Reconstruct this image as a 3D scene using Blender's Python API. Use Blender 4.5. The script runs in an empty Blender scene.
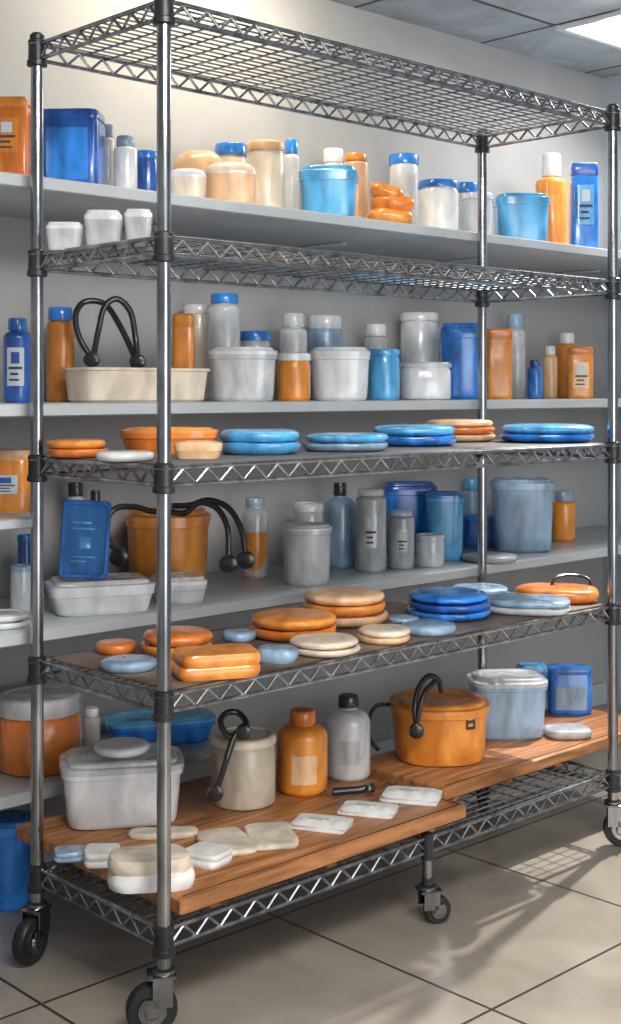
import bpy, math, random
from mathutils import Matrix, Vector, noise
random.seed(4)
sc=bpy.context.scene
try:
    sc.view_settings.view_transform='Standard'
    sc.view_settings.look='None'
except Exception: pass
F=1324.0; C=.7256; S=.688; CX,CY,CZ=-1.452,-1.916,1.16
FACE=-0.759
# ---------------------------------------------------------------- materials
def M(name,col,rough=.4,metal=0,var=.16,scale=9,st=(1,1,.45),bump=.05,coat=0.0,col2=None,alpha=1.0):
    m=bpy.data.materials.new(name); m.use_nodes=True
    nt=m.node_tree; b=nt.nodes['Principled BSDF']
    tc=nt.nodes.new('ShaderNodeTexCoord'); mp=nt.nodes.new('ShaderNodeMapping')
    mp.inputs['Scale'].default_value=st
    nz=nt.nodes.new('ShaderNodeTexNoise'); nz.inputs['Scale'].default_value=scale; nz.inputs['Detail'].default_value=4
    nz.inputs['Distortion'].default_value=.6
    rp=nt.nodes.new('ShaderNodeValToRGB')
    lo=[max(0,c*(1-var*1.5)) for c in col]; hi=[min(1,c*(1+var)+var*.08) for c in col]
    if col2: hi=list(col2)
    rp.color_ramp.elements[0].position=.34; rp.color_ramp.elements[1].position=.66
    rp.color_ramp.elements[0].color=(*lo,1); rp.color_ramp.elements[1].color=(*hi,1)
    nt.links.new(tc.outputs['Object'],mp.inputs['Vector']); nt.links.new(mp.outputs['Vector'],nz.inputs['Vector'])
    nt.links.new(nz.outputs['Fac'],rp.inputs['Fac']); nt.links.new(rp.outputs['Color'],b.inputs['Base Color'])
    b.inputs['Roughness'].default_value=rough; b.inputs['Metallic'].default_value=metal
    b.inputs['Coat Weight'].default_value=coat; b.inputs['Coat Roughness'].default_value=.12
    b.inputs['Alpha'].default_value=alpha
    if bump>0:
        bp=nt.nodes.new('ShaderNodeBump'); bp.inputs['Strength'].default_value=bump; bp.inputs['Distance'].default_value=.01
        nt.links.new(nz.outputs['Fac'],bp.inputs['Height']); nt.links.new(bp.outputs['Normal'],b.inputs['Normal'])
    return m
m_blue=M('blue_plastic',(.014,.22,.76),.25,var=.34,scale=18,coat=.6)
m_dblue=M('deep_blue_plastic',(.010,.105,.48),.28,var=.34,scale=18,coat=.6)
m_lblue=M('light_blue_plastic',(.09,.44,.86),.26,var=.26,scale=18,coat=.6)
m_gblue=M('grey_blue_plastic',(.33,.50,.68),.26,var=.28,scale=18,coat=.6,alpha=.85)
m_orange=M('orange_plastic',(.92,.29,.035),.3,var=.24,scale=17,coat=.4)
m_dorange=M('burnt_orange_plastic',(.78,.21,.025),.32,var=.26,scale=17,coat=.4)
m_peach=M('peach_plastic',(.84,.52,.29),.34,var=.18,scale=16,coat=.3)
m_cream=M('cream_plastic',(.82,.70,.55),.34,var=.16,scale=16,coat=.3)
m_white=M('white_plastic',(.88,.90,.92),.22,var=.16,scale=17,coat=.7,alpha=.93)
m_grey=M('frosted_grey_plastic',(.52,.54,.55),.3,var=.26,scale=17,coat=.5,alpha=.85)
m_lgrey=M('frosted_light_plastic',(.82,.88,.93),.2,var=.24,scale=18,coat=.8,alpha=.70)
m_beige=M('beige_plastic',(.54,.46,.36),.34,var=.2,scale=16,coat=.3)
m_black=M('black_rubber',(.012,.013,.016),.28,var=.2,coat=.4)
m_label=M('paper_label',(.62,.68,.74),.6,var=.06)
m_ink=M('label_ink',(.05,.05,.06),.6,var=.1)
m_chrome=M('steel_tube',(.36,.37,.39),.18,1,var=.2,scale=20,bump=0)
m_wire=M('steel_wire',(.37,.38,.40),.25,.95,var=.3,scale=30,bump=0)
m_dark=M('dark_collar',(.022,.024,.028),.35,.3,var=.2)
m_lshelf=M('laminate_shelf',(.52,.55,.57),.3,var=.07,scale=3,bump=0)
m_liner=M('shelf_liner_grey',(.12,.12,.125),.5,var=.2,scale=6)
m_linerb=M('shelf_liner_brown',(.17,.12,.09),.5,var=.35,scale=6)
m_wood=M('oak_board',(.42,.17,.055),.4,var=.34,scale=5,st=(1,12,6),bump=.1)
m_woodd=M('dark_wood_groove',(.10,.04,.015),.6,var=.2)
m_cloth=M('linen_cloth',(.74,.64,.52),.9,var=.18,scale=16,st=(1,1,1),bump=.3)
m_wcloth=M('white_cloth',(.84,.83,.81),.9,var=.14,scale=16,st=(1,1,1),bump=.3)
m_screen=M('tablet_screen',(.02,.20,.62),.15,var=.35,scale=10,coat=.5)
m_tyre=M('caster_rubber',(.012,.012,.014),.45,var=.2)

# ---------------------------------------------------------------- builder
class B:
    def __init__(s,name,loc=(0,0,0),yaw=0.0):
        s.n=name; s.loc=loc; s.yaw=yaw; s.v=[]; s.f=[]; s.mi=[]; s.m=[]
    def mat(s,m):
        if m not in s.m: s.m.append(m)
        return s.m.index(m)
    def loft(s,secs,T=None,N=48,ridge=None,jit=0,seed=0):
        """secs: (z,rx,ry,n,material)"""
        T=T or Matrix()
        b0=len(s.v)
        for (z,rx,ry,n,m) in secs:
            for i in range(N):
                t=2*math.pi*(i+.5)/N
                c,q=math.cos(t),math.sin(t)
                k=1-.035*(i%2) if (ridge is not None and m is ridge) else 1
                x=rx*k*math.copysign(abs(c)**(2/n),c); y=ry*k*math.copysign(abs(q)**(2/n),q)
                p=Vector((x,y,z))
                if jit: 
                    d=noise.noise_vector(p*22+Vector((seed,seed*.7,0)))
                    p=p+Vector((d.x,d.y,d.z*.7 if z>.004 else 0))*jit
                s.v.append(T@p)
        for j in range(len(secs)-1):
            mi=s.mat(secs[j+1][4])
            for i in range(N):
                a=b0+j*N+i; b=b0+j*N+(i+1)%N
                s.f.append((a,b,b+N,a+N)); s.mi.append(mi)
        s.f.append(tuple(reversed(range(b0,b0+N)))); s.mi.append(s.mat(secs[0][4]))
        e=b0+(len(secs)-1)*N
        s.f.append(tuple(range(e,e+N))); s.mi.append(s.mat(secs[-1][4]))
    def patch(s,secs,fx0,fx1,z0,z1,m,off=.001,K=12,T=None):
        T=T or Matrix()
        def R(z):
            for a,b in zip(secs,secs[1:]):
                if a[0]<=z<=b[0] and b[0]>a[0]:
                    t=(z-a[0])/(b[0]-a[0]); return [a[k]+(b[k]-a[k])*t for k in (1,2,3)]
            return secs[1][1:4]
        b0=len(s.v); 
        for j in range(3):
            z=z0+(z1-z0)*j/2; rx,ry,n=R(z)
            for i in range(K+1):
                f=fx0+(fx1-fx0)*i/K
                y=-ry*(max(0,1-abs(f)**n))**(1/n)-off
                s.v.append(T@Vector((f*rx,y,z)))
        for j in range(2):
            for i in range(K):
                a=b0+j*(K+1)+i; s.f.append((a,a+1,a+K+2,a+K+1)); s.mi.append(s.mat(m))
    def box(s,x0,x1,y0,y1,z0,z1,m,T=None,bev=.003):
        T=T or Matrix()
        cx,cy=(x0+x1)/2,(y0+y1)/2; rx,ry=(x1-x0)/2,(y1-y0)/2; b=min(bev,rx*.4,ry*.4,(z1-z0)*.4)
        b0=len(s.v); rings=[(z0,b),(z0+b,0),(z1-b,0),(z1,b)]
        for z,e in rings:
            X,Y=rx-e,ry-e
            for (x,y) in ((-X,-Y+b),(-X+b,-Y),(X-b,-Y),(X,-Y+b),(X,Y-b),(X-b,Y),(-X+b,Y),(-X,Y-b)):
                s.v.append(T@Vector((cx+x,cy+y,z)))
        mi=s.mat(m)
        for j in range(3):
            for i in range(8):
                a=b0+j*8+i; c=b0+j*8+(i+1)%8
                s.f.append((a,c,c+8,a+8)); s.mi.append(mi)
        s.f.append(tuple(reversed(range(b0,b0+8)))); s.mi.append(mi)
        s.f.append(tuple(range(b0+24,b0+32))); s.mi.append(mi)
    def tube(s,pts,r,m,n=8,closed=False):
        pts=[Vector(p) for p in pts]; b0=len(s.v); mi=s.mat(m); L=len(pts)
        prev=None
        for k,p in enumerate(pts):
            t=(pts[min(k+1,L-1)]-pts[max(k-1,0)]).normalized()
            if prev is None:
                ref=Vector((0,0,1)) if abs(t.z)<.9 else Vector((1,0,0))
                a=t.cross(ref).normalized()
            else:
                a=(prev-t*prev.dot(t)).normalized()
            prev=a; b=t.cross(a)
            for i in range(n):
                q=2*math.pi*i/n; s.v.append(p+(a*math.cos(q)+b*math.sin(q))*r)
        for k in range(L-1):
            for i in range(n):
                a=b0+k*n+i; c=b0+k*n+(i+1)%n
                s.f.append((a,c,c+n,a+n)); s.mi.append(mi)
        s.f.append(tuple(reversed(range(b0,b0+n)))); s.mi.append(mi)
        s.f.append(tuple(range(b0+(L-1)*n,b0+L*n))); s.mi.append(mi)
    def done(s,parent=None):
        me=bpy.data.meshes.new(s.n); me.from_pydata([tuple(v) for v in s.v],[],s.f)
        for m in s.m: me.materials.append(m)
        for p,i in zip(me.polygons,s.mi): p.material_index=i; p.use_smooth=True
        me.update()
        try: me.set_sharp_from_angle(angle=math.radians(38))
        except Exception: pass
        o=bpy.data.objects.new(s.n,me); sc.collection.objects.link(o)
        o.location=s.loc; o.rotation_euler=(0,0,s.yaw)
        if parent:
            o.parent=parent
            if parent.type=='MESH':
                bpy.context.view_layer.update()
                o.matrix_parent_inverse=parent.matrix_basis.inverted()
        return o
def empty(name,loc=(0,0,0)):
    e=bpy.data.objects.new(name,None); e.location=loc; sc.collection.objects.link(e); return e
def smooth(pts,k=6):
    P=[Vector(p) for p in pts]; P=[P[0]*2-P[1]]+P+[P[-1]*2-P[-2]]; out=[]
    for i in range(1,len(P)-2):
        a,b,c,d=P[i-1:i+3]
        for j in range(k):
            t=j/k
            out.append(.5*((2*b)+(c-a)*t+(2*a-5*b+4*c-d)*t*t+(3*b-a-3*c+d)*t**3))
    out.append(P[-2]); return out
# ------------------------------------------------ layout helpers (shelf coords <-> survey readings)
def at(px,v):
    a=(px-310)/F; Z=(v-CY)/(C-S*a); return CX+Z*(C*a+S),Z
def gp(px,py,z):
    Z=(CZ-z)*F/(py-390); a=(px-310)/F; return CX+Z*(C*a+S),CY+Z*(C-S*a),Z
def ptZ(px,py,Z):
    a=(px-310)/F; return Vector((CX+Z*(C*a+S),CY+Z*(C-S*a),CZ+(390-py)*Z/F))

# ---------------------------------------------------------------- room
WY=.90; WX=2.714; H=2.317
def slab(name,x0,x1,y0,y1,z0,z1,m):
    b=B(name); b.box(x0,x1,y0,y1,z0,z1,m,bev=.0005); return b.done()
def tilemat(name,c1,c2,mort,off,size,msz,rough,bumpy=0):
    m=bpy.data.materials.new(name); m.use_nodes=True; nt=m.node_tree; b=nt.nodes['Principled BSDF']
    tc=nt.nodes.new('ShaderNodeTexCoord'); mp=nt.nodes.new('ShaderNodeMapping'); mp.inputs['Location'].default_value=(off[0],off[1],0)
    br=nt.nodes.new('ShaderNodeTexBrick'); br.offset=0; br.squash=1
    br.inputs['Scale'].default_value=1; br.inputs['Brick Width'].default_value=size; br.inputs['Row Height'].default_value=size
    br.inputs['Mortar Size'].default_value=msz; br.inputs['Mortar Smooth'].default_value=.2
    br.inputs['Color1'].default_value=(*c1,1); br.inputs['Color2'].default_value=(*c2,1); br.inputs['Mortar'].default_value=(*mort,1)
    nz=nt.nodes.new('ShaderNodeTexNoise'); nz.inputs['Scale'].default_value=5; nz.inputs['Detail'].default_value=6; nz.inputs['Distortion'].default_value=1
    mx=nt.nodes.new('ShaderNodeMix'); mx.data_type='RGBA'; mx.blend_type='MULTIPLY'; mx.inputs[0].default_value=1
    rp=nt.nodes.new('ShaderNodeValToRGB'); rp.color_ramp.elements[0].color=(.78,.76,.74,1); rp.color_ramp.elements[1].color=(1.1,1.1,1.1,1)
    rp.color_ramp.elements[0].position=.3; rp.color_ramp.elements[1].position=.7
    L=nt.links.new
    L(tc.outputs['Object'],mp.inputs['Vector']); L(mp.outputs['Vector'],br.inputs['Vector']); L(mp.outputs['Vector'],nz.inputs['Vector'])
    L(nz.outputs['Fac'],rp.inputs['Fac']); L(br.outputs['Color'],mx.inputs[6]); L(rp.outputs['Color'],mx.inputs[7]); L(mx.outputs[2],b.inputs['Base Color'])
    b.inputs['Roughness'].default_value=rough
    bp=nt.nodes.new('ShaderNodeBump'); bp.inputs['Strength'].default_value=.4; bp.inputs['Distance'].default_value=.003; bp.invert=True
    L(br.outputs['Fac'],bp.inputs['Height']); L(bp.outputs['Normal'],b.inputs['Normal'])
    return m
m_floor=tilemat('floor_tiles',(.46,.41,.35),(.51,.455,.39),(.07,.06,.05),(-.5,.35),.6,.004,.32)
m_ceil=tilemat('ceiling_tiles',(.40,.44,.48),(.43,.47,.51),(.07,.075,.08),(-2.0,0),.6,.009,.8)
m_wall=M('painted_wall',(.37,.37,.37),.75,var=.06,scale=2.5,st=(1,1,1),bump=.02)
m_wallr=M('painted_wall_cool',(.34,.39,.44),.75,var=.06,scale=2.5,st=(1,1,1),bump=.02)
slab('floor',-3.2,WX,-3.4,WY,-.05,0,m_floor)
slab('ceiling',-3.2,WX,-3.4,WY,H,H+.05,m_ceil)
slab('wall_back',-3.2,WX+.1,WY,WY+.1,-.05,H+.05,m_wall)
slab('wall_right',WX,WX+.1,-3.4,WY,-.05,H+.05,m_wallr)
slab('baseboard_back',-3.2,WX,WY-.012,WY,0,.08,m_lshelf)
def emis(name,col,s):
    m=bpy.data.materials.new(name); m.use_nodes=True; b=m.node_tree.nodes['Principled BSDF']
    b.inputs['Emission Color'].default_value=(*col,1); b.inputs['Emission Strength'].default_value=s; b.inputs['Base Color'].default_value=(.9,.9,.9,1); return m
m_em=emis('light_diffuser',(1,.98,.93),2.6)
def fixture(u0,u1,v0,v1):
    b=B('ceiling_light_panel'); z=H
    b.box(u0+.02,u1-.02,v0+.02,v1-.02,z-.012,z,m_em)
    for a in ((u0,u1,v0,v0+.02),(u0,u1,v1-.02,v1),(u0,u0+.02,v0+.02,v1-.02),(u1-.02,u1,v0+.02,v1-.02)):
        b.box(*a,z-.016,z,m_lshelf)
    b.done()
fixture(2.0,2.6,0,.6); fixture(-1.0,.2,-1.8,-1.2)

# ---------------------------------------------------------------- wire rack
RL,RD=1.425,.425
ZS=[.167,.591,1.001,1.418,1.846]
rack=empty('wire_shelving_rack')
for i,(u,v) in enumerate(((0,0),(0,RD),(RL,0),(RL,RD))):
    b=B('post_%d'%(i+1))
    r=.0130
    secs=[(.115,r*.8,r*.8,2,m_chrome),(.118,r,r,2,m_chrome),(1.872,r,r,2,m_chrome),(1.872,r*1.15,r*1.15,2,m_dark),(1.882,r*1.15,r*1.15,2,m_dark),(1.887,r*.8,r*.8,2,m_dark)]
    b.loft(secs,Matrix.Translation((u,v,0)),N=24)
    for zs in ZS:
        q=.0185
        b.loft([(zs-.028,q*.85,q*.85,2,m_dark),(zs-.026,q*1.12,q*1.12,2,m_dark),(zs-.016,q*1.12,q*1.12,2,m_dark),(zs-.014,q,q,2,m_dark),
                (zs+.016,q*.94,q*.94,2,m_dark),(zs+.018,q*1.02,q*1.02,2,m_chrome),(zs+.025,q*1.0,q*1.0,2,m_dark),(zs+.028,q*.8,q*.8,2,m_dark)],Matrix.Translation((u,v,0)),N=24)
    b.done(rack)
def edge(b,p,q,zs):
    p=Vector(p);q=Vector(q); L=(q-p).length; d=(q-p)/L; up=Vector((0,0,1))
    for dz,r in ((.018,.0046),(-.013,.0044)):
        b.tube([p+up*(zs+dz),q+up*(zs+dz)],r,m_wire,8)
    n=int(round(L/.029)); n+=n%2; pts=[]
    for k in range(n+1):
        pts.append(p+d*(L*k/n)+up*(zs+(.015 if k%2 else -.011)))
    for a,c in zip(pts,pts[1:]): b.tube([a,c],.0030,m_wire,6)
for k,zs in enumerate(ZS):
    b=B('wire_shelf_%d'%(k+1))
    edge(b,(.015,0,0),(RL-.015,0,0),zs); edge(b,(.015,RD,0),(RL-.015,RD,0),zs)
    edge(b,(0,.015,0),(0,RD-.015,0),zs); edge(b,(RL,.015,0),(RL,RD-.015,0),zs)
    zt=zs+.017
    nv=17
    for i in range(1,nv):
        v=RD*i/nv; b.tube([(0,v,zt),(RL,v,zt)],.0020,m_wire,5)
    nu=26
    for i in range(1,nu):
        u=RL*i/nu; b.tube([(u,0,zt-.0035),(u,RD,zt-.0035)],.0022,m_wire,5)
    b.done(rack)
for zs,m,nm in ((ZS[1],m_linerb,'liner_brown'),(ZS[2],m_liner,'liner_grey')):
    b=B(nm); b.box(.022,RL-.022,.016,RD-.016,zs+.0195,zs+.024,m,bev=.001); b.done(rack)
def caster(u,v,yaw,wr,ztop,nm):
    b=B(nm,(u,v,0),yaw); 
    ww=.013
    Tx=Matrix.Translation((.022,0,wr))@Matrix.Rotation(math.pi/2,4,'X')
    b.loft([(-ww,wr*.62,wr*.62,2,m_tyre),(-ww,wr*.9,wr*.9,2,m_tyre),(-ww*.6,wr*.985,wr*.985,2,m_tyre),(0,wr,wr,2,m_tyre),(ww*.6,wr*.985,wr*.985,2,m_tyre),(ww,wr*.9,wr*.9,2,m_tyre),(ww,wr*.62,wr*.62,2,m_tyre)],Tx,N=40)
    for sg in (-1,1):
        b.loft([(-.003,wr*.6,wr*.6,2,m_dark),(.003,wr*.55,wr*.55,2,m_dark),(.003,wr*.34,wr*.34,2,m_chrome),(.006,wr*.26,wr*.26,2,m_chrome)],Matrix.Translation((.022,sg*(ww+.001),wr))@Matrix.Rotation(-sg*math.pi/2,4,'X'),N=24)
        y=sg*(ww+.008)
        b.box(-.014,.022,y-.0015,y+.0015,wr*1.15,wr*2+.014,m_chrome,bev=.001)
        b.box(.010,.034,y-.0015,y+.0015,wr*.8,wr*1.5,m_chrome,bev=.001)
    b.box(-.022,.030,-ww-.011,ww+.011,wr*2+.010,wr*2+.016,m_chrome,bev=.002)
    b.loft([(wr*2+.014,.021,.021,2,m_chrome),(wr*2+.022,.021,.021,2,m_chrome),(wr*2+.026,.012,.012,2,m_dark),(ztop,.012,.012,2,m_dark)],N=24)
    b.done(rack)
caster(0,0,2.6,.047,.142,'caster_1'); caster(0,RD,3.5,.047,.142,'caster_2')
caster(RL,0,-.9,.047,.142,'caster_3'); caster(RL,RD,.6,.047,.142,'caster_4')
caster(.715,-.0,-.5,.030,.10,'caster_5')
b=B('middle_leg'); b.loft([(.088,.013,.013,2,m_chrome),(.09,.0105,.0105,2,m_chrome),(.138,.0105,.0105,2,m_chrome),(.14,.014,.014,2,m_dark),(.195,.014,.014,2,m_dark)],Matrix.Translation((.715,0,0)),N=24); b.done(rack)

# ---------------------------------------------------------------- wall shelves
S1,S2,S3,S4,S5=1.605,1.132,.662,.285,.892
uR=WX-.002
def wshelf(u0,u1,v0,zt,th=.028):
    b=B('wall_mounted_shelf'); b.box(u0,u1,v0,WY,zt-th,zt,m_lshelf,bev=.003)
    u=u0+.3
    while u<u1-.04:
        b.box(u-.01,u+.01,v0+.25,WY,zt-th-.008,zt-th,m_lshelf,bev=.002)
        u+=.62
    b.done()
wshelf(-1.6,uR,.47,S1); wshelf(-1.6,uR,.47,S2); wshelf(-1.6,uR,.47,S3)
wshelf(-1.6,.66,.60,S4); wshelf(-1.6,at(33,.5)[0],.5,S5,.022)

# ---------------------------------------------------------------- container kit
def pr_jar(r,ry,h,n,b,l,lh):
    f=lambda z,k,m:(z,r*k,ry*k,n,m)
    return [f(0,.9,b),f(.003,.97,b),f(.010,1,b),f(h-lh-.012,1,b),f(h-lh-.005,.95,b),f(h-lh,.93,b),f(h-lh,1.03,l),f(h-lh+.003,1.04,l),f(h-.005,1.03,l),f(h-.001,.98,l),f(h,.93,l),f(h,.86,l),f(h-.003,.82,l)]
def pr_tub(r,ry,h,n,b,l,lh):
    f=lambda z,k,m:(z,r*k,ry*k,n,m)
    return [f(0,.80,b),f(.004,.86,b),f(.012,.885,b),f((h-lh)*.5,.92,b),f(h-lh-.012,.95,b),f(h-lh-.010,.985,b),f(h-lh,.985,b),f(h-lh,1.0,l),f(h-lh*.5,1.0,l),f(h-lh*.42,.97,l),f(h-lh*.38,.90,l),f(h-.003,.88,l),f(h,.83,l),f(h,.70,l),f(h-.002,.66,l)]
def pr_dome(r,ry,h,n,b,l,lh):
    f=lambda z,k,m:(z,r*k,ry*k,n,m)
    out=[f(0,.84,b),f(.004,.90,b),f(.014,.94,b),f(h-lh-.006,.985,b),f(h-lh,.985,b),f(h-lh,1.0,l),f(h-lh+.006,1.01,l)]
    for k in range(1,8):
        a=k/7*math.pi/2*.96; out.append(f(h-lh+.006+(lh-.006)*math.sin(a),.06+.94*math.cos(a)**.7,l))
    return out
def pr_box(r,ry,h,n,b,l,lh):
    f=lambda z,k,m:(z,r*k,ry*k,n,m)
    return [f(0,.95,b),f(.004,.99,b),f(.010,1,b),f(h-lh-.003,1,b),f(h-lh,.965,b),f(h-lh+.003,.965,l),f(h-lh+.005,1,l),f(h-.008,1,l),f(h-.002,.97,l),f(h,.92,l)]
def pr_bottle(r,ry,h,n,b,l,ch,cr,sh):
    f=lambda z,k,m,nn=n:(z,r*k,ry*k,nn,m)
    zb=h-ch-sh; out=[f(0,.88,b),f(.004,.96,b),f(.010,1,b),f(zb*.5,1,b),f(zb,1,b)]
    nk=cr*.82
    for k in range(1,6):
        t=k/5; a=t*math.pi/2
        out.append((zb+sh*.85*math.sin(a),r*(nk+(1-nk)*math.cos(a)),max(ry*(nk+(1-nk)*math.cos(a)),0)  ,n+(2-n)*t,b))
    c=min(r,ry)*cr
    g=lambda z,k,m:(z,c*k,c*k,2,m)
    out+=[g(h-ch-.001,.82,b),g(h-ch,1.0,l),g(h-ch+.002,1.03,l),g(h-.004,1.0,l),g(h,.90,l),g(h,.7,l)]
    return out
def build(name,kind,u,v,z,w,h,body,lid,n=2,dr=1.0,yaw=None,lf=.16,cr=.55,sf=.16,label=None,ink=True):
    r=w/2; ry=r*dr; lid=lid or body
    if yaw is None: yaw=FACE+random.uniform(-.08,.08)
    b=B(name,(u,v,z+.0004),yaw)
    lh=max(.008,h*lf)
    if kind=='jar': s=pr_jar(r,ry,h,n,body,lid,lh); 
    elif kind=='tub': s=pr_tub(r,ry,h,n,body,lid,lh)
    elif kind=='dome': s=pr_dome(r,ry,h,n,body,lid,lh)
    elif kind=='box': s=pr_box(r,ry,h,n,body,lid,lh)
    else: s=pr_bottle(r,ry,h,n,body,lid,lh,cr,h*sf)
    b.loft(s,ridge=(lid if (kind in('jar','bottle') and lid is not body) else None))
    if label:
        fw,z0,z1,lm=label
        b.patch(s,-fw,fw,h*z0,h*z1,lm)
        if ink:
            hz=(z1-z0)*h
            for k,(a,c,t) in enumerate(((.12,.42,.10),(.5,.57,.05),(.66,.72,.05),(.82,.87,.05))):
                wfr=(.5,.8,.6,.75)[k]*fw
                b.patch(s,-wfr,wfr*(.6 if k>1 else 1),h*z1-hz*c,h*z1-hz*a,m_ink if k else (m_dblue if lm is m_label else m_label),off=.0018,K=6)
    return b.done(),s
def put(name,kind,x0,x1,yt,v,z,body,lid=None,**k):
    cx=(x0+x1)/2; u,Z=at(cx,v); w=(x1-x0)*Z/F
    r=w/2*k.get('dr',1)
    Zt=Z+r*.8 if yt>392 else Z-r*.8
    h=CZ+(390-yt)*Zt/F-z
    return build(name,kind,u,v,z,w,max(h,.02),body,lid,**k)
# row 1 (top wall shelf)
z=S1
put('medicine_box','box',-10,30,97,.62,z,m_dorange,m_orange,n=7,dr=.7,lf=.12,label=(.55,.35,.75,m_orange))
put('blue_storage_canister','box',42,102,109,.62,z,m_dblue,m_dblue,n=7,dr=.75,lf=.14,label=(.70,.12,.76,m_blue),ink=False)
put('white_slim_bottle','bottle',101,114,124,.72,z,m_lgrey,m_gblue,cr=.8,sf=.06)
put('white_bottle','bottle',113,137,135,.62,z,m_white,m_gblue,cr=.75,sf=.08)
put('blue_jar','jar',136,157,150,.62,z,m_dblue,m_blue)
put('white_food_tub','dome',168,206,167,.58,z,m_cream,m_white,dr=.8,n=3,lf=.3)
put('peach_food_container','dome',172,226,148,.75,z,m_peach,m_peach,dr=.75,n=2.6,lf=.42)
put('cream_food_container','dome',205,256,160,.58,z,m_peach,m_cream,dr=.8,n=3,lf=.3)
put('blue_lidded_jar','jar',215,246,142,.80,z,m_cream,m_blue)
put('cream_jar','jar',247,284,140,.68,z,m_cream,m_peach,lf=.12)
put('white_slim_bottle','bottle',283,299,139,.76,z,m_white,m_blue,cr=.8,sf=.06)
put('light_blue_food_tub','tub',298,358,165,.58,z,m_lblue,m_lblue,dr=.75,n=3.5,lf=.2)
put('white_canister','jar',323,343,148,.79,z,m_white,m_white)
put('peach_bottle','bottle',342,368,152,.72,z,m_peach,m_orange,cr=.85,sf=.05,lf=.1)
# heap of rounded orange loaves
u,Z=at(389,.565); b=B('orange_bread_loaves',(u,.565,z+.0004),FACE)
for k,(ox,zz,rx,ry,hh) in enumerate(((0,0,.066,.056,.052),(.010,.036,.060,.050,.048),(-.010,.070,.050,.044,.046))):
    sec=[]
    for j in range(13):
        a=-math.pi/2+math.pi*(.06+.91*j/12); sec.append((hh/2*(1+math.sin(a)),rx*max(.06,math.cos(a))**.5,ry*max(.06,math.cos(a))**.5,2.5,m_orange if k!=1 else m_dorange))
    b.loft(sec,Matrix.Translation((ox,-.003*k,zz-(.0008 if k==0 else 0)))@Matrix.Rotation(.14*(k-1)*(k>0),4,'Y'),N=36,jit=.009 if k else .004,seed=k*5+2)
b.done()
put('white_tall_jar','jar',389,418,153,.78,z,m_white,m_blue,lf=.12)
put('white_blue_lid_tub','jar',418,458,179,.60,z,m_white,m_blue,lf=.14)
put('white_small_jar','jar',455,478,182,.79,z,m_white,m_blue)
put('frosted_small_jar','jar',461,492,192,.60,z,m_lgrey,m_white,lf=.14)
put('light_blue_food_tub','tub',493,548,193,.60,z,m_lblue,m_lblue,dr=.75,n=4,lf=.16)
put('orange_pump_bottle','bottle',535,567,152,.76,z,m_orange,m_white,cr=.58,sf=.07,lf=.22)
put('blue_label_carton','box',570,597,163,.58,z,m_blue,m_dblue,n=6,dr=.8,lf=.15,label=(.6,.3,.75,m_lblue))
# tubs on the second wire shelf, left
z=ZS[3]+.0190
put('white_shallow_tub','tub',46,84,222,.34,z,m_lgrey,m_white,n=4,dr=.8,lf=.25)
put('white_shallow_tub','tub',84,122,210,.28,z,m_lgrey,m_white,n=4,dr=.8,lf=.25)
put('white_shallow_tub','tub',124,152,209,.12,z,m_lgrey,m_white,n=4,dr=.8,lf=.25)
# row 2
z=S2
put('blue_label_bottle','bottle',3,31,318,.60,z,m_dblue,m_blue,cr=.65,sf=.1,lf=.14,label=(.6,.2,.65,m_label))
put('orange_blue_cap_bottle','bottle',46,74,307,.76,z,m_orange,m_blue,cr=.85,sf=.06,lf=.14)
put('orange_carton','box',172,194,314,.62,z,m_orange,m_orange,n=5)
put('cream_tall_jar','jar',183,213,304,.83,z,m_cream,m_white,lf=.1)
put('frosted_blue_cap_bottle','bottle',208,240,293,.70,z,m_lgrey,m_blue,cr=.85,sf=.07,lf=.09)
put('frosted_food_tub','tub',208,277,347,.555,z,m_lgrey,m_white,dr=.75,n=3,lf=.14)
put('blue_lidded_jar','jar',238,270,331,.77,z,m_lgrey,m_blue,lf=.14)
put('orange_jar','jar',277,310,353,.57,z,m_orange,m_white,lf=.16)
put('white_bottle','bottle',279,307,313,.76,z,m_white,m_lgrey,cr=.8,sf=.08)
put('frosted_jar','jar',308,342,315,.78,z,m_gblue,m_lgrey)
put('white_food_tub','tub',309,370,347,.57,z,m_white,m_white,dr=.75,n=3,lf=.16)
put('light_blue_jar','jar',368,399,349,.58,z,m_lblue,m_lblue,lf=.12)
put('frosted_bottle','bottle',364,387,324,.79,z,m_lgrey,m_white,cr=.9,sf=.05)
put('white_tall_jar','jar',400,438,312,.80,z,m_white,m_white,lf=.1)
put('white_round_tub','jar',399,450,362,.57,z,m_white,m_lgrey,dr=.8,lf=.14,n=2.6)
put('blue_food_container','tub',438,484,323,.64,z,m_blue,m_blue,dr=.8,n=3,lf=.15)
put('orange_carton','box',484,511,329,.60,z,m_orange,m_dorange,n=5,dr=.8)
put('frosted_slim_bottle','bottle',505,525,314,.80,z,m_lgrey,m_gblue,cr=.8,sf=.07)
put('blue_small_bottle','bottle',527,542,360,.60,z,m_blue,m_dblue,cr=.7,sf=.1)
put('amber_small_bottle','bottle',542,557,346,.70,z,m_peach,m_white,cr=.7,sf=.1)
put('orange_bottle','bottle',556,577,333,.80,z,m_orange,m_white,cr=.7,sf=.08)
put('orange_label_bottle','box',566,592,347,.60,z,m_orange,m_dorange,n=4,dr=.75,label=(.6,.2,.7,m_peach))
def tray(name,u,v,z,L,D,h,m,yaw,n=6):
    b=B(name,(u,v,z+.0004),yaw); q=lambda zz,e:(zz,L/2-e,D/2-e,n,m)
    b.loft([q(0,.016),q(.005,.010),q(h-.008,.003),q(h-.006,-.002),q(h,-.002),q(h,.004),q(h-.004,.006),q(.008,.014),q(.006,.02)]); return b.done()
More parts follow.
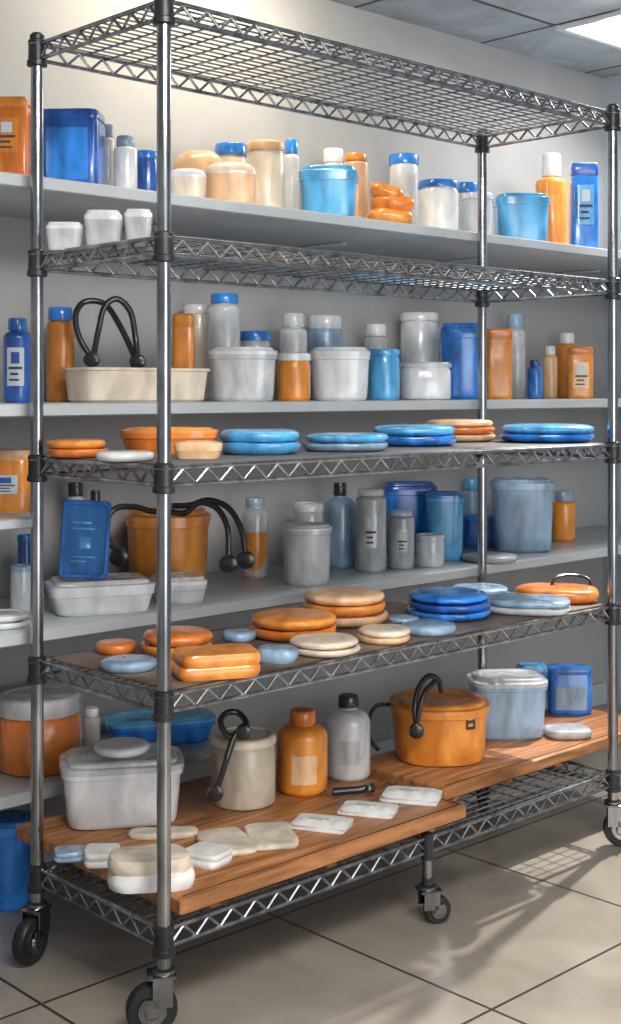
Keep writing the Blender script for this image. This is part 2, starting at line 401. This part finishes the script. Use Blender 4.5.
u,Z=at(137,.585); tray('peach_storage_tray',u,.585,z,.34,.145,.078,m_cream,-.06)
def chest(b,p,r=.019):
    T=Matrix.Translation(p)@Matrix.Rotation(FACE,4,'Z')@Matrix.Rotation(math.pi/2,4,'X')
    b.loft([(-.006,r*.75,r*.75,2,m_black),(-.003,r,r,2,m_black),(.003,r,r,2,m_black),(.005,r*.9,r*.9,2,m_chrome),(.006,r*.78,r*.78,2,m_black),(.008,r*.4,r*.4,2,m_black)],T,N=28)
def steth(name,tubes,chests,r=.006,cr=.019):
    b=B(name)
    for t in tubes: b.tube(smooth([ptZ(*p) for p in t]),r,m_black,10)
    for p in chests: chest(b,ptZ(*p),cr)
    return b.done()
Zs=Z
steth('stethoscope',[[(91,358,Zs),(79,338,Zs),(75,316,Zs),(84,302,Zs+.02),(104,304,Zs+.03),(119,325,Zs+.02),(134,356,Zs)],
  [(93,356,Zs-.01),(98,330,Zs-.02),(104,307,Zs-.02),(117,299,Zs-.01),(130,312,Zs),(135,338,Zs),(137,356,Zs-.01)]],[(91,360,Zs-.015),(137,362,Zs-.015)],r=.0072,cr=.019)
# lids and plates
def plate(name,u,v,z,w,t,m,layers=1,n=2,dr=1.0,yaw=None,m2=None,dome=False,jit=0):
    yaw=FACE+random.uniform(-.3,.3) if yaw is None else yaw
    b=B(name,(u,v,z+.0004),yaw); lt=t/layers
    for k in range(layers):
        r=w/2*(1-.03*k); ry=r*dr; mm=m if (k%2==0 or m2 is None) else m2
        f=lambda zz,e:(zz,r*e,ry*e,n,mm)
        ox=random.uniform(-.004,.004) if k else 0
        T=Matrix.Translation((ox,-ox,k*lt))
        if dome and k==layers-1:
            b.loft([f(0,.84),f(lt*.15,.94),f(lt*.4,.995),f(lt*.6,1),f(lt*.8,.975),f(lt*.92,.93),f(lt*.99,.86),f(lt*1.04,.7),f(lt*1.08,.4),f(lt*1.09,.1)],T,N=40,jit=jit,seed=u*7)
        else:
            b.loft([f(0,.80),f(lt*.18,.93),f(lt*.45,.985),f(lt*.7,1),f(lt*.92,.985),f(lt,.95),f(lt,.90),f(lt*.82,.86),f(lt*.82,.60),f(lt*.95,.56),f(lt*.97,.2)],T,N=40,jit=jit,seed=u*7)
    return b.done()
z=ZS[2]+.024
def dplate(name,x0,x1,v,z,t,m,**k):
    u,Z=at((x0+x1)/2,v); return plate(name,u,v,z,(x1-x0)*Z/F,t,m,**k)
dplate('orange_oval_lid',47,108,.345,z,.034,m_dorange,layers=2,m2=m_orange,dome=True)
dplate('white_oval_lid',95,154,.16,z,.018,m_white,dome=True)
put('orange_serving_dish','tub',120,218,427,.31,z,m_dorange,m_orange,dr=.6,n=2.6,lf=.2)
put('cream_soap_box','dome',174,222,440,.12,z,m_peach,m_peach,dr=.6,n=4,lf=.4)
K=dict(dome=True,jit=.004)
dplate('blue_wrapped_packet',219,300,.19,z,.050,m_lblue,layers=2,m2=m_lblue,n=2.4,**K)
dplate('grey_blue_wrapped_packet',302,387,.17,z,.038,m_gblue,layers=2,m2=m_lblue,n=2.4,**K)
dplate('blue_wrapped_packet',371,456,.26,z,.048,m_blue,layers=2,m2=m_lblue,n=2.4,**K)
dplate('orange_plate',425,495,.345,z,.056,m_peach,layers=3,m2=m_dorange,dome=True)
dplate('light_blue_oval_lid',499,593,.17,z,.044,m_blue,layers=2,m2=m_lblue,n=2.4,dome=True,jit=.002)
# row 3
put('orange_label_canister','box',-12,31,449,.66,S5,m_orange,m_peach,n=4,dr=.8,label=(.55,.3,.6,m_label))
z=S3
put('blue_slim_jar','jar',17,33,534,.78,z,m_dblue,m_blue,lf=.1)
put('frosted_jar','jar',10,32,564,.66,z,m_lgrey,m_gblue,lf=.12)
dplate('white_plate',-22,30,.55,z,.028,m_white,layers=2)
put('dark_cap_bottle','bottle',66,84,482,.82,z,m_grey,m_black,cr=.8,sf=.08,lf=.12)
put('dark_cap_bottle','bottle',88,102,490,.82,z,m_grey,m_black,cr=.7,sf=.08,lf=.12)
u1,_=at(99,.575); 
build('white_instrument_case','tub',u1,.575,z,.235,.076,m_white,m_white,n=7,dr=.62,yaw=-.42,lf=.3)
u2,_=at(180,.555); build('grey_instrument_case','tub',u2,.565,z,.125,.062,m_lgrey,m_white,n=6,dr=.9,yaw=-.42,lf=.3)
u,Z=at(80,.575)
b=B('tablet_computer',(u,.565,z+.0775),FACE+.12)
T=Matrix.Rotation(math.radians(-9),4,'X')@Matrix.Rotation(math.radians(3),4,'Y')@Matrix.Translation((0,0,.088))@Matrix.Rotation(math.pi/2,4,'X')
w,h=.054,.087
b.loft([(-.010,w*.95,h*.97,14,m_dblue),(-.008,w,h,14,m_dblue),(.008,w,h,14,m_dblue),(.010,w*.97,h*.98,14,m_dblue),(.010,w*.84,h*.89,14,m_blue),(.007,w*.82,h*.87,14,m_screen)],T)
for x0,x1,y0,y1 in ((-.03,.012,.035,.040),(-.03,.02,.022,.026),(-.012,.012,-.02,.006),(-.03,.024,-.040,-.037),(-.03,.005,-.050,-.047)): b.box(x0,x1,y0,y1,.0072,.0078,m_lblue,T=T,bev=.0002)
b.done()
put('orange_cooking_pot','tub',125,210,505,.765,z,m_orange,m_orange,n=2.2,lf=.16)
_,Zp=at(167,.765); Zf=Zp-.125
steth('stethoscope',[[(118,553,Zf),(108,540,Zf),(107,520,Zf),(116,508,Zf+.01),(135,507,Zf+.01),(150,511,Zf),(170,512,Zf),(185,513,Zf),(198,503,Zf),(216,508,Zf-.01),(227,528,Zf-.02),(228,558,Zf-.03)],
  [(172,506,Zf+.01),(190,505,Zf),(208,500,Zf),(228,508,Zf-.01),(241,530,Zf-.02),(245,555,Zf-.03)]],[(118,557,Zf-.005),(228,564,Zf-.035),(245,560,Zf-.035)],r=.0074,cr=.023)
put('clear_amber_bottle','bottle',241,268,497,.74,z,m_lgrey,m_gblue,cr=.7,sf=.16,lf=.1,label=(.93,.02,.58,m_orange),ink=False)
put('frosted_canister','tub',281,332,522,.57,z,m_lgrey,m_white,n=2.4,lf=.08)
put('frosted_jar','jar',293,323,502,.76,z,m_lgrey,m_white,lf=.12)
put('black_cap_bottle','bottle',324,355,482,.74,z,m_gblue,m_black,cr=.42,sf=.14,lf=.15)
put('grey_label_bottle','bottle',355,386,488,.62,z,m_grey,m_lgrey,cr=.85,sf=.05,lf=.08,label=(.42,.3,.7,m_lgrey))
put('grey_label_bottle','bottle',387,414,510,.60,z,m_grey,m_lgrey,cr=.85,sf=.06,lf=.08,label=(.42,.3,.7,m_lgrey))
put('grey_short_jar','jar',415,444,533,.57,z,m_lgrey,m_lgrey,lf=.14)
put('blue_tall_bin','tub',382,436,481,.80,z,m_blue,m_dblue,n=5,dr=.6,lf=.12)
put('blue_storage_canister','tub',425,463,491,.64,z,m_lblue,m_blue,n=4,dr=.9,lf=.08)
put('blue_bottle','bottle',462,480,478,.84,z,m_gblue,m_lblue,cr=.8,sf=.1)
put('blue_square_box','box',463,501,514,.76,z,m_dblue,m_blue,n=5,dr=.5,lf=.14)
put('frosted_storage_bin','tub',490,553,477,.62,z,m_gblue,m_gblue,n=4,dr=.8,lf=.1)
dplate('grey_plate',462,517,.525,z,.020,m_grey,layers=1,dome=True)
put('orange_bottle','bottle',551,575,490,.69,z,m_orange,m_gblue,cr=.7,sf=.1,lf=.2)
# wire deck 4 : plates and lids
z4=ZS[1]+.024
def gplate(name,x0,x1,yc,t,m,dz=0,vmin=.06,vmax=.36,**k):
    px=(x0+x1)/2; u,v,Z=gp(px,yc,z4); v=min(max(v,vmin),vmax); u,Z=at(px,v)
    k.setdefault('dome',True); k.setdefault('jit',.003)
    return plate(name,u,v,z4+dz,(x1-x0)*Z/F,t,m,**k)
gplate('orange_round_lid',95,136,646,.022,m_dorange)
gplate('grey_plate',100,156,669,.020,m_gblue,vmax=.22)
gplate('orange_plate',140,212,653,.046,m_orange,layers=2,m2=m_dorange,vmax=.30)
gplate('grey_round_lid',222,256,640,.020,m_gblue,vmax=.37)
gplate('grey_blue_square_lid',256,298,665,.028,m_gblue,n=3,dr=.8)
gplate('cream_plate',290,360,661,.030,m_cream,layers=2,vmax=.10)
gplate('orange_plate',249,336,636,.050,m_dorange,layers=2,m2=m_orange,vmax=.30)
gplate('orange_plate_stack',302,388,622,.072,m_peach,layers=3,m2=m_orange,vmax=.355)
gplate('cream_plate',356,410,650,.030,m_peach,layers=2,m2=m_cream,vmax=.13)
gplate('grey_small_lid',388,419,628,.026,m_gblue,layers=2)
gplate('blue_plate_stack',405,490,616,.058,m_blue,layers=3,m2=m_dblue,vmax=.34)
gplate('grey_flat_lid',400,455,643,.022,m_gblue,vmax=.11)
gplate('grey_blue_oval_lid',452,510,598,.030,m_gblue,layers=2,vmax=.38)
gplate('pale_blue_oval_lid',484,570,612,.036,m_lgrey,layers=2,m2=m_gblue,n=3,dr=.7,vmax=.20)
gplate('orange_oval_tray',515,598,600,.034,m_dorange,n=3,dr=.7,vmax=.35)
b=B('cable_loop'); b.tube(smooth([ptZ(551,585,3.45),ptZ(557,577,3.47),(ptZ(574,575,3.49)),ptZ(588,579,3.47),ptZ(591,588,3.45)]),.004,m_black); b.done()
def cloth(name,u,v,z,w,d,layers,m,yaw,lt=.014,n=4,m2=None,fold=True,jit=.0035):
    b=B(name,(u,v,z+.0004),yaw)
    for k in range(layers):
        e=1-.05*k; rx,ry=w/2*e,d/2*e; mm=m2 if (m2 and k%2) else m
        T=Matrix.Translation((random.uniform(-.004,.004)*(k>0),random.uniform(-.004,.004)*(k>0),k*lt*.93))@Matrix.Rotation(random.uniform(-.06,.06)*(k>0),4,'Z')
        sec=[]
        for j in range(7):
            t=j/6; q=math.sin(math.pi*(.12+.76*t)); sec.append((lt*t,rx*(.9+.1*q),ry*(.9+.1*q),n,mm))
        for kk in (.86,.6,.3,.05): sec.append((lt*(1+.10*(1-kk)),rx*kk,ry*kk,n,mm))
        b.loft(sec,T,N=44,jit=jit,seed=k*3+u*10)
    return b.done()
u,v,Z=gp(214,674,z4); cloth('orange_folded_packet',u,v,z4,.165,.115,2,m_orange,FACE+.32,.024,n=7,m2=m_orange)
# ---------------------------------------------------------------- bottom boards
ZB=.235
def board(u0,u1,v0,v1):
    b=B('wooden_board'); b.box(u0,u1,v0,v1,ZB-.031,ZB,m_wood,bev=.004)
    for f in (.12,.5,.88):
        u=u0+(min(u1,RL)-u0)*f; b.box(u-.012,u+.012,v0+.02,min(v1,RD)-.014,.1895,ZB-.031,m_wood,bev=.001)
    b.box(u0+.012,u1-.012,v0+.010,v0+.013,ZB,ZB+.0012,m_woodd,bev=.0003)
    b.box(u1-.013,u1-.010,v0+.010,v1-.012,ZB,ZB+.0012,m_woodd,bev=.0003)
    return b.done()
board(.03,.835,-.012,.56); board(.89,1.80,.10,.408)
def putg(name,kind,x0,x1,yt,yc,body,lid=None,**k):
    px=(x0+x1)/2; u,v,Z=gp(px,yc,ZB); return put(name,kind,x0,x1,yt,v,ZB,body,lid,**k),u,v,Z
putg('white_storage_bin','tub',60,182,744,818,m_white,m_lgrey,n=5,dr=.68,lf=.16,yaw=FACE+.2)
u,v,Z=gp(121,818,ZB); 
hb=CZ+(390-744)*(Z+.07)/F
plate('round_container_lid',u,v,hb+.001,.12,.020,m_white,dome=True)
put('blue_storage_bin','tub',104,214,709,.745,S4,m_blue,m_lblue,n=5,dr=.5,lf=.2,yaw=FACE+.3)
r=putg('beige_canister','jar',211,275,727,802,m_beige,m_cream,lf=.12); Zb=r[3]
putg('orange_medicine_bottle','bottle',277,327,705,790,m_orange,m_dorange,cr=.52,sf=.16,lf=.16,label=(.5,.15,.5,m_peach),ink=False)
putg('clear_medicine_bottle','bottle',326,370,691,776,m_lgrey,m_black,cr=.46,sf=.2,lf=.14,label=(.5,.2,.5,m_grey),ink=False)
Zq=Zb-.092
steth('stethoscope',[[(243,740,Zq+.01),(246,724,Zq+.02),(238,713,Zq+.04),(226,713,Zq+.03),(220,722,Zq+.01),(226,735,Zq),(233,738,Zq),(226,760,Zq-.01),(217,788,Zq-.01)],
   [(243,730,Zq+.01),(234,735,Zq),(226,758,Zq-.015)]],[(215,793,Zq-.015),(243,732,Zq)],r=.0068,cr=.018)
def clothg(name,x0,x1,yc,dr,layers,m,yaw,lt=.014,**k):
    px=(x0+x1)/2; u,v,Z=gp(px,yc,ZB); w=(x1-x0)*Z/F; return cloth(name,u,v,ZB,w,w*dr,layers,m,FACE+yaw,lt,**k)
clothg('grey_folded_cloth',53,86,858,.8,2,m_gblue,.2,.009)
clothg('small_folded_towel',84,122,862,1.0,2,m_wcloth,.1,.014)
clothg('linen_folded_towel',109,194,884,.62,2,m_wcloth,.1,.030,m2=m_cloth,n=3.6,jit=.006)
clothg('white_folded_towel',184,228,862,.9,2,m_wcloth,-.5,.013,n=5)
clothg('beige_wrap_cloth',128,198,836,.30,1,m_cloth,.1,.012)
b=B('open_dressing_packet')
for x0,x1,yc,yw in ((201,250,845,.35),(246,295,839,.2)):
    px=(x0+x1)/2; u,v,Z=gp(px,yc,ZB); w=(x1-x0)*Z/F; d=w*1.5; lt=.012
    T=Matrix.Translation((u,v,ZB+.0004))@Matrix.Rotation(FACE+yw,4,'Z')
    sec=[(lt*t,w/2*(.9+.1*math.sin(math.pi*(.12+.76*t))),d/2*(.9+.1*math.sin(math.pi*(.12+.76*t))),6,m_cloth) for t in (0,.2,.4,.6,.8,1)]
    sec+=[(lt*(1.02+.08*(1-k)),w/2*k,d/2*k,6,m_cloth) for k in (.86,.6,.3,.05)]
    b.loft(sec,T,N=44,jit=.006,seed=x0*.1)
b.done()
def packet(x0,x1,yc,dr,yaw,t=.006):
    px=(x0+x1)/2; u,v,Z=gp(px,yc,ZB); w=(x1-x0)*Z/F*.98; d=w*dr
    b=B('gauze_packet',(u,v,ZB+.0004),FACE+yaw)
    for k in range(2):
        T=Matrix.Translation((.004*k,.003*k,k*t))@Matrix.Rotation(.05*k,4,'Z'); e=.5*(1-.04*k)
        s=[(0,w*e,d*e,10,m_wcloth),(t*.5,w*e,d*e,10,m_wcloth),(t*.6,w*e*.93,d*e*.88,8,m_wcloth),(t*1.2,w*e*.8,d*e*.7,6,m_wcloth),(t*1.35,w*e*.3,d*e*.25,4,m_wcloth)]
        b.loft(s,T,N=40,jit=.002,seed=k+x0)
    b.box(-w*.18,w*.16,-d*.06,d*.0,t*2.2,t*2.45,m_grey,bev=.0002); b.box(-w*.18,w*.06,-d*.16,-d*.12,t*2.2,t*2.45,m_grey,bev=.0002)
    b.done()
packet(290,350,826,.62,-.35,.007); packet(338,396,812,.56,-.3,.007); packet(380,440,799,.60,-.3,.009)
u,v,Z=gp(352,799,ZB)
b=B('otoscope',(u,v,ZB+.0175),FACE+.1); 
b.tube([Vector((-.045,0,.0)),Vector((.02,.01,.0)),Vector((.035,.012,.004))],.009,m_black,12)
b.loft([(-.008,.012,.012,2,m_black),(0,.016,.016,2,m_chrome),(.008,.012,.012,2,m_black)],Matrix.Translation((.040,.012,.003)),N=20); b.done()
# board 2
r=putg('orange_cooking_pot','tub',389,488,688,756,m_orange,m_orange,n=2.6,lf=.13)
(pot,_s),u,v,Z=r
b=B('label',(u,v,ZB),FACE); 
rr=99*Z/F/2*.93; f=[(0,rr,rr,2.6,m_black),(.2,rr,rr,2.6,m_black)]
b.patch(f,.48,.68,.095,.130,m_black,off=.004,K=6); b.patch(f,.52,.63,.118,.124,m_label,off=.005,K=4); b.patch(f,.52,.63,.102,.110,m_orange,off=.005,K=4); b.done(pot)
Zq=Z-.142
steth('stethoscope',[[(416,727,Zq),(414,708,Zq),(418,688,Zq+.02),(428,676,Zq+.04),(438,680,Zq+.05),(441,692,Zq+.06)],
  [(416,727,Zq-.005),(420,704,Zq-.005),(426,690,Zq+.01),(434,682,Zq+.03)]],[(416,731,Zq-.006)],r=.0065,cr=.019)
b=B('side_handle'); b.tube(smooth([ptZ(392,704,Z),ptZ(376,706,Z-.01),ptZ(368,720,Z-.01),ptZ(369,738,Z-.005),ptZ(378,750,Z)]),.0055,m_black); b.done(pot)
putg('grey_blue_storage_bin','tub',468,545,669,734,m_gblue,m_lgrey,n=4,dr=.78,lf=.13)
put('blue_carton','tub',516,546,662,.400,ZB,m_blue,m_lblue,n=5,dr=.6,lf=.15)
put('blue_storage_box','box',547,590,664,.335,ZB,m_blue,m_blue,n=6,dr=.6,lf=.15,label=(.7,.1,.6,m_gblue),ink=False)
u,Z=at(567,.18); plate('grey_oval_lid',u,.18,ZB,.125,.024,m_grey,layers=1,n=3,dr=.8,dome=True)
# shelf 4 and floor at left
put('orange_lidded_canister','jar',-2,79,686,.75,S4,m_dorange,m_lgrey,lf=.24)
put('small_white_bottle','bottle',82,100,706,.72,S4,m_lgrey,m_white,cr=.8,sf=.06)
put('blue_waste_bin','tub',-16,34,810,.72,0,m_blue,m_blue,n=3,lf=.1)

# ---------------------------------------------------------------- lights
def area(name,loc,target,sx,sy,e,col):
    l=bpy.data.lights.new(name,'AREA'); l.shape='RECTANGLE'; l.size=sx; l.size_y=sy; l.energy=e; l.color=col
    o=bpy.data.objects.new(name,l); o.location=loc; sc.collection.objects.link(o)
    o.rotation_euler=(Vector(target)-Vector(loc)).to_track_quat('-Z','Y').to_euler(); return o
area('ceiling_lamp_key',(-.4,-1.5,H-.03),(.5,.2,.9),1.2,.6,72,(1,.97,.92))
area('ceiling_lamp_right',(2.3,.3,H-.03),(1.9,-.2,0),.56,.56,22,(1,.98,.95))
area('front_fill',(-.2,-3.3,1.0),(.7,.2,.6),2.0,1.5,42,(.96,.98,1))  # added soft fill from behind the camera for the lower shelves, no real window
area('wall_washer_lamp',(.75,.62,H-.03),(.75,.9,1.75),.7,.06,7,(1,.87,.66))
l=bpy.data.lights.new('floor_spot','SPOT'); l.energy=280; l.spot_size=math.radians(60); l.spot_blend=.6; l.shadow_soft_size=.02; l.color=(1,.95,.87)
o=bpy.data.objects.new('floor_spot',l); o.location=(2.45,.25,2.25); sc.collection.objects.link(o)
o.rotation_euler=(Vector((.95,-.75,0))-Vector(o.location)).to_track_quat('-Z','Y').to_euler()
w=bpy.data.worlds.new('world'); sc.world=w; w.use_nodes=True
w.node_tree.nodes['Background'].inputs[0].default_value=(.74,.77,.82,1); w.node_tree.nodes['Background'].inputs[1].default_value=.42
# ---------------------------------------------------------------- camera
cam=bpy.data.cameras.new('camera'); co=bpy.data.objects.new('camera',cam); sc.collection.objects.link(co)
co.location=(CX,CY,CZ); co.rotation_euler=(math.pi/2,0,-math.atan2(S,C))
cam.sensor_fit='VERTICAL'; cam.sensor_height=24; cam.lens=24*F/1024; cam.shift_y=-122/1024; cam.clip_start=.05
sc.camera=co
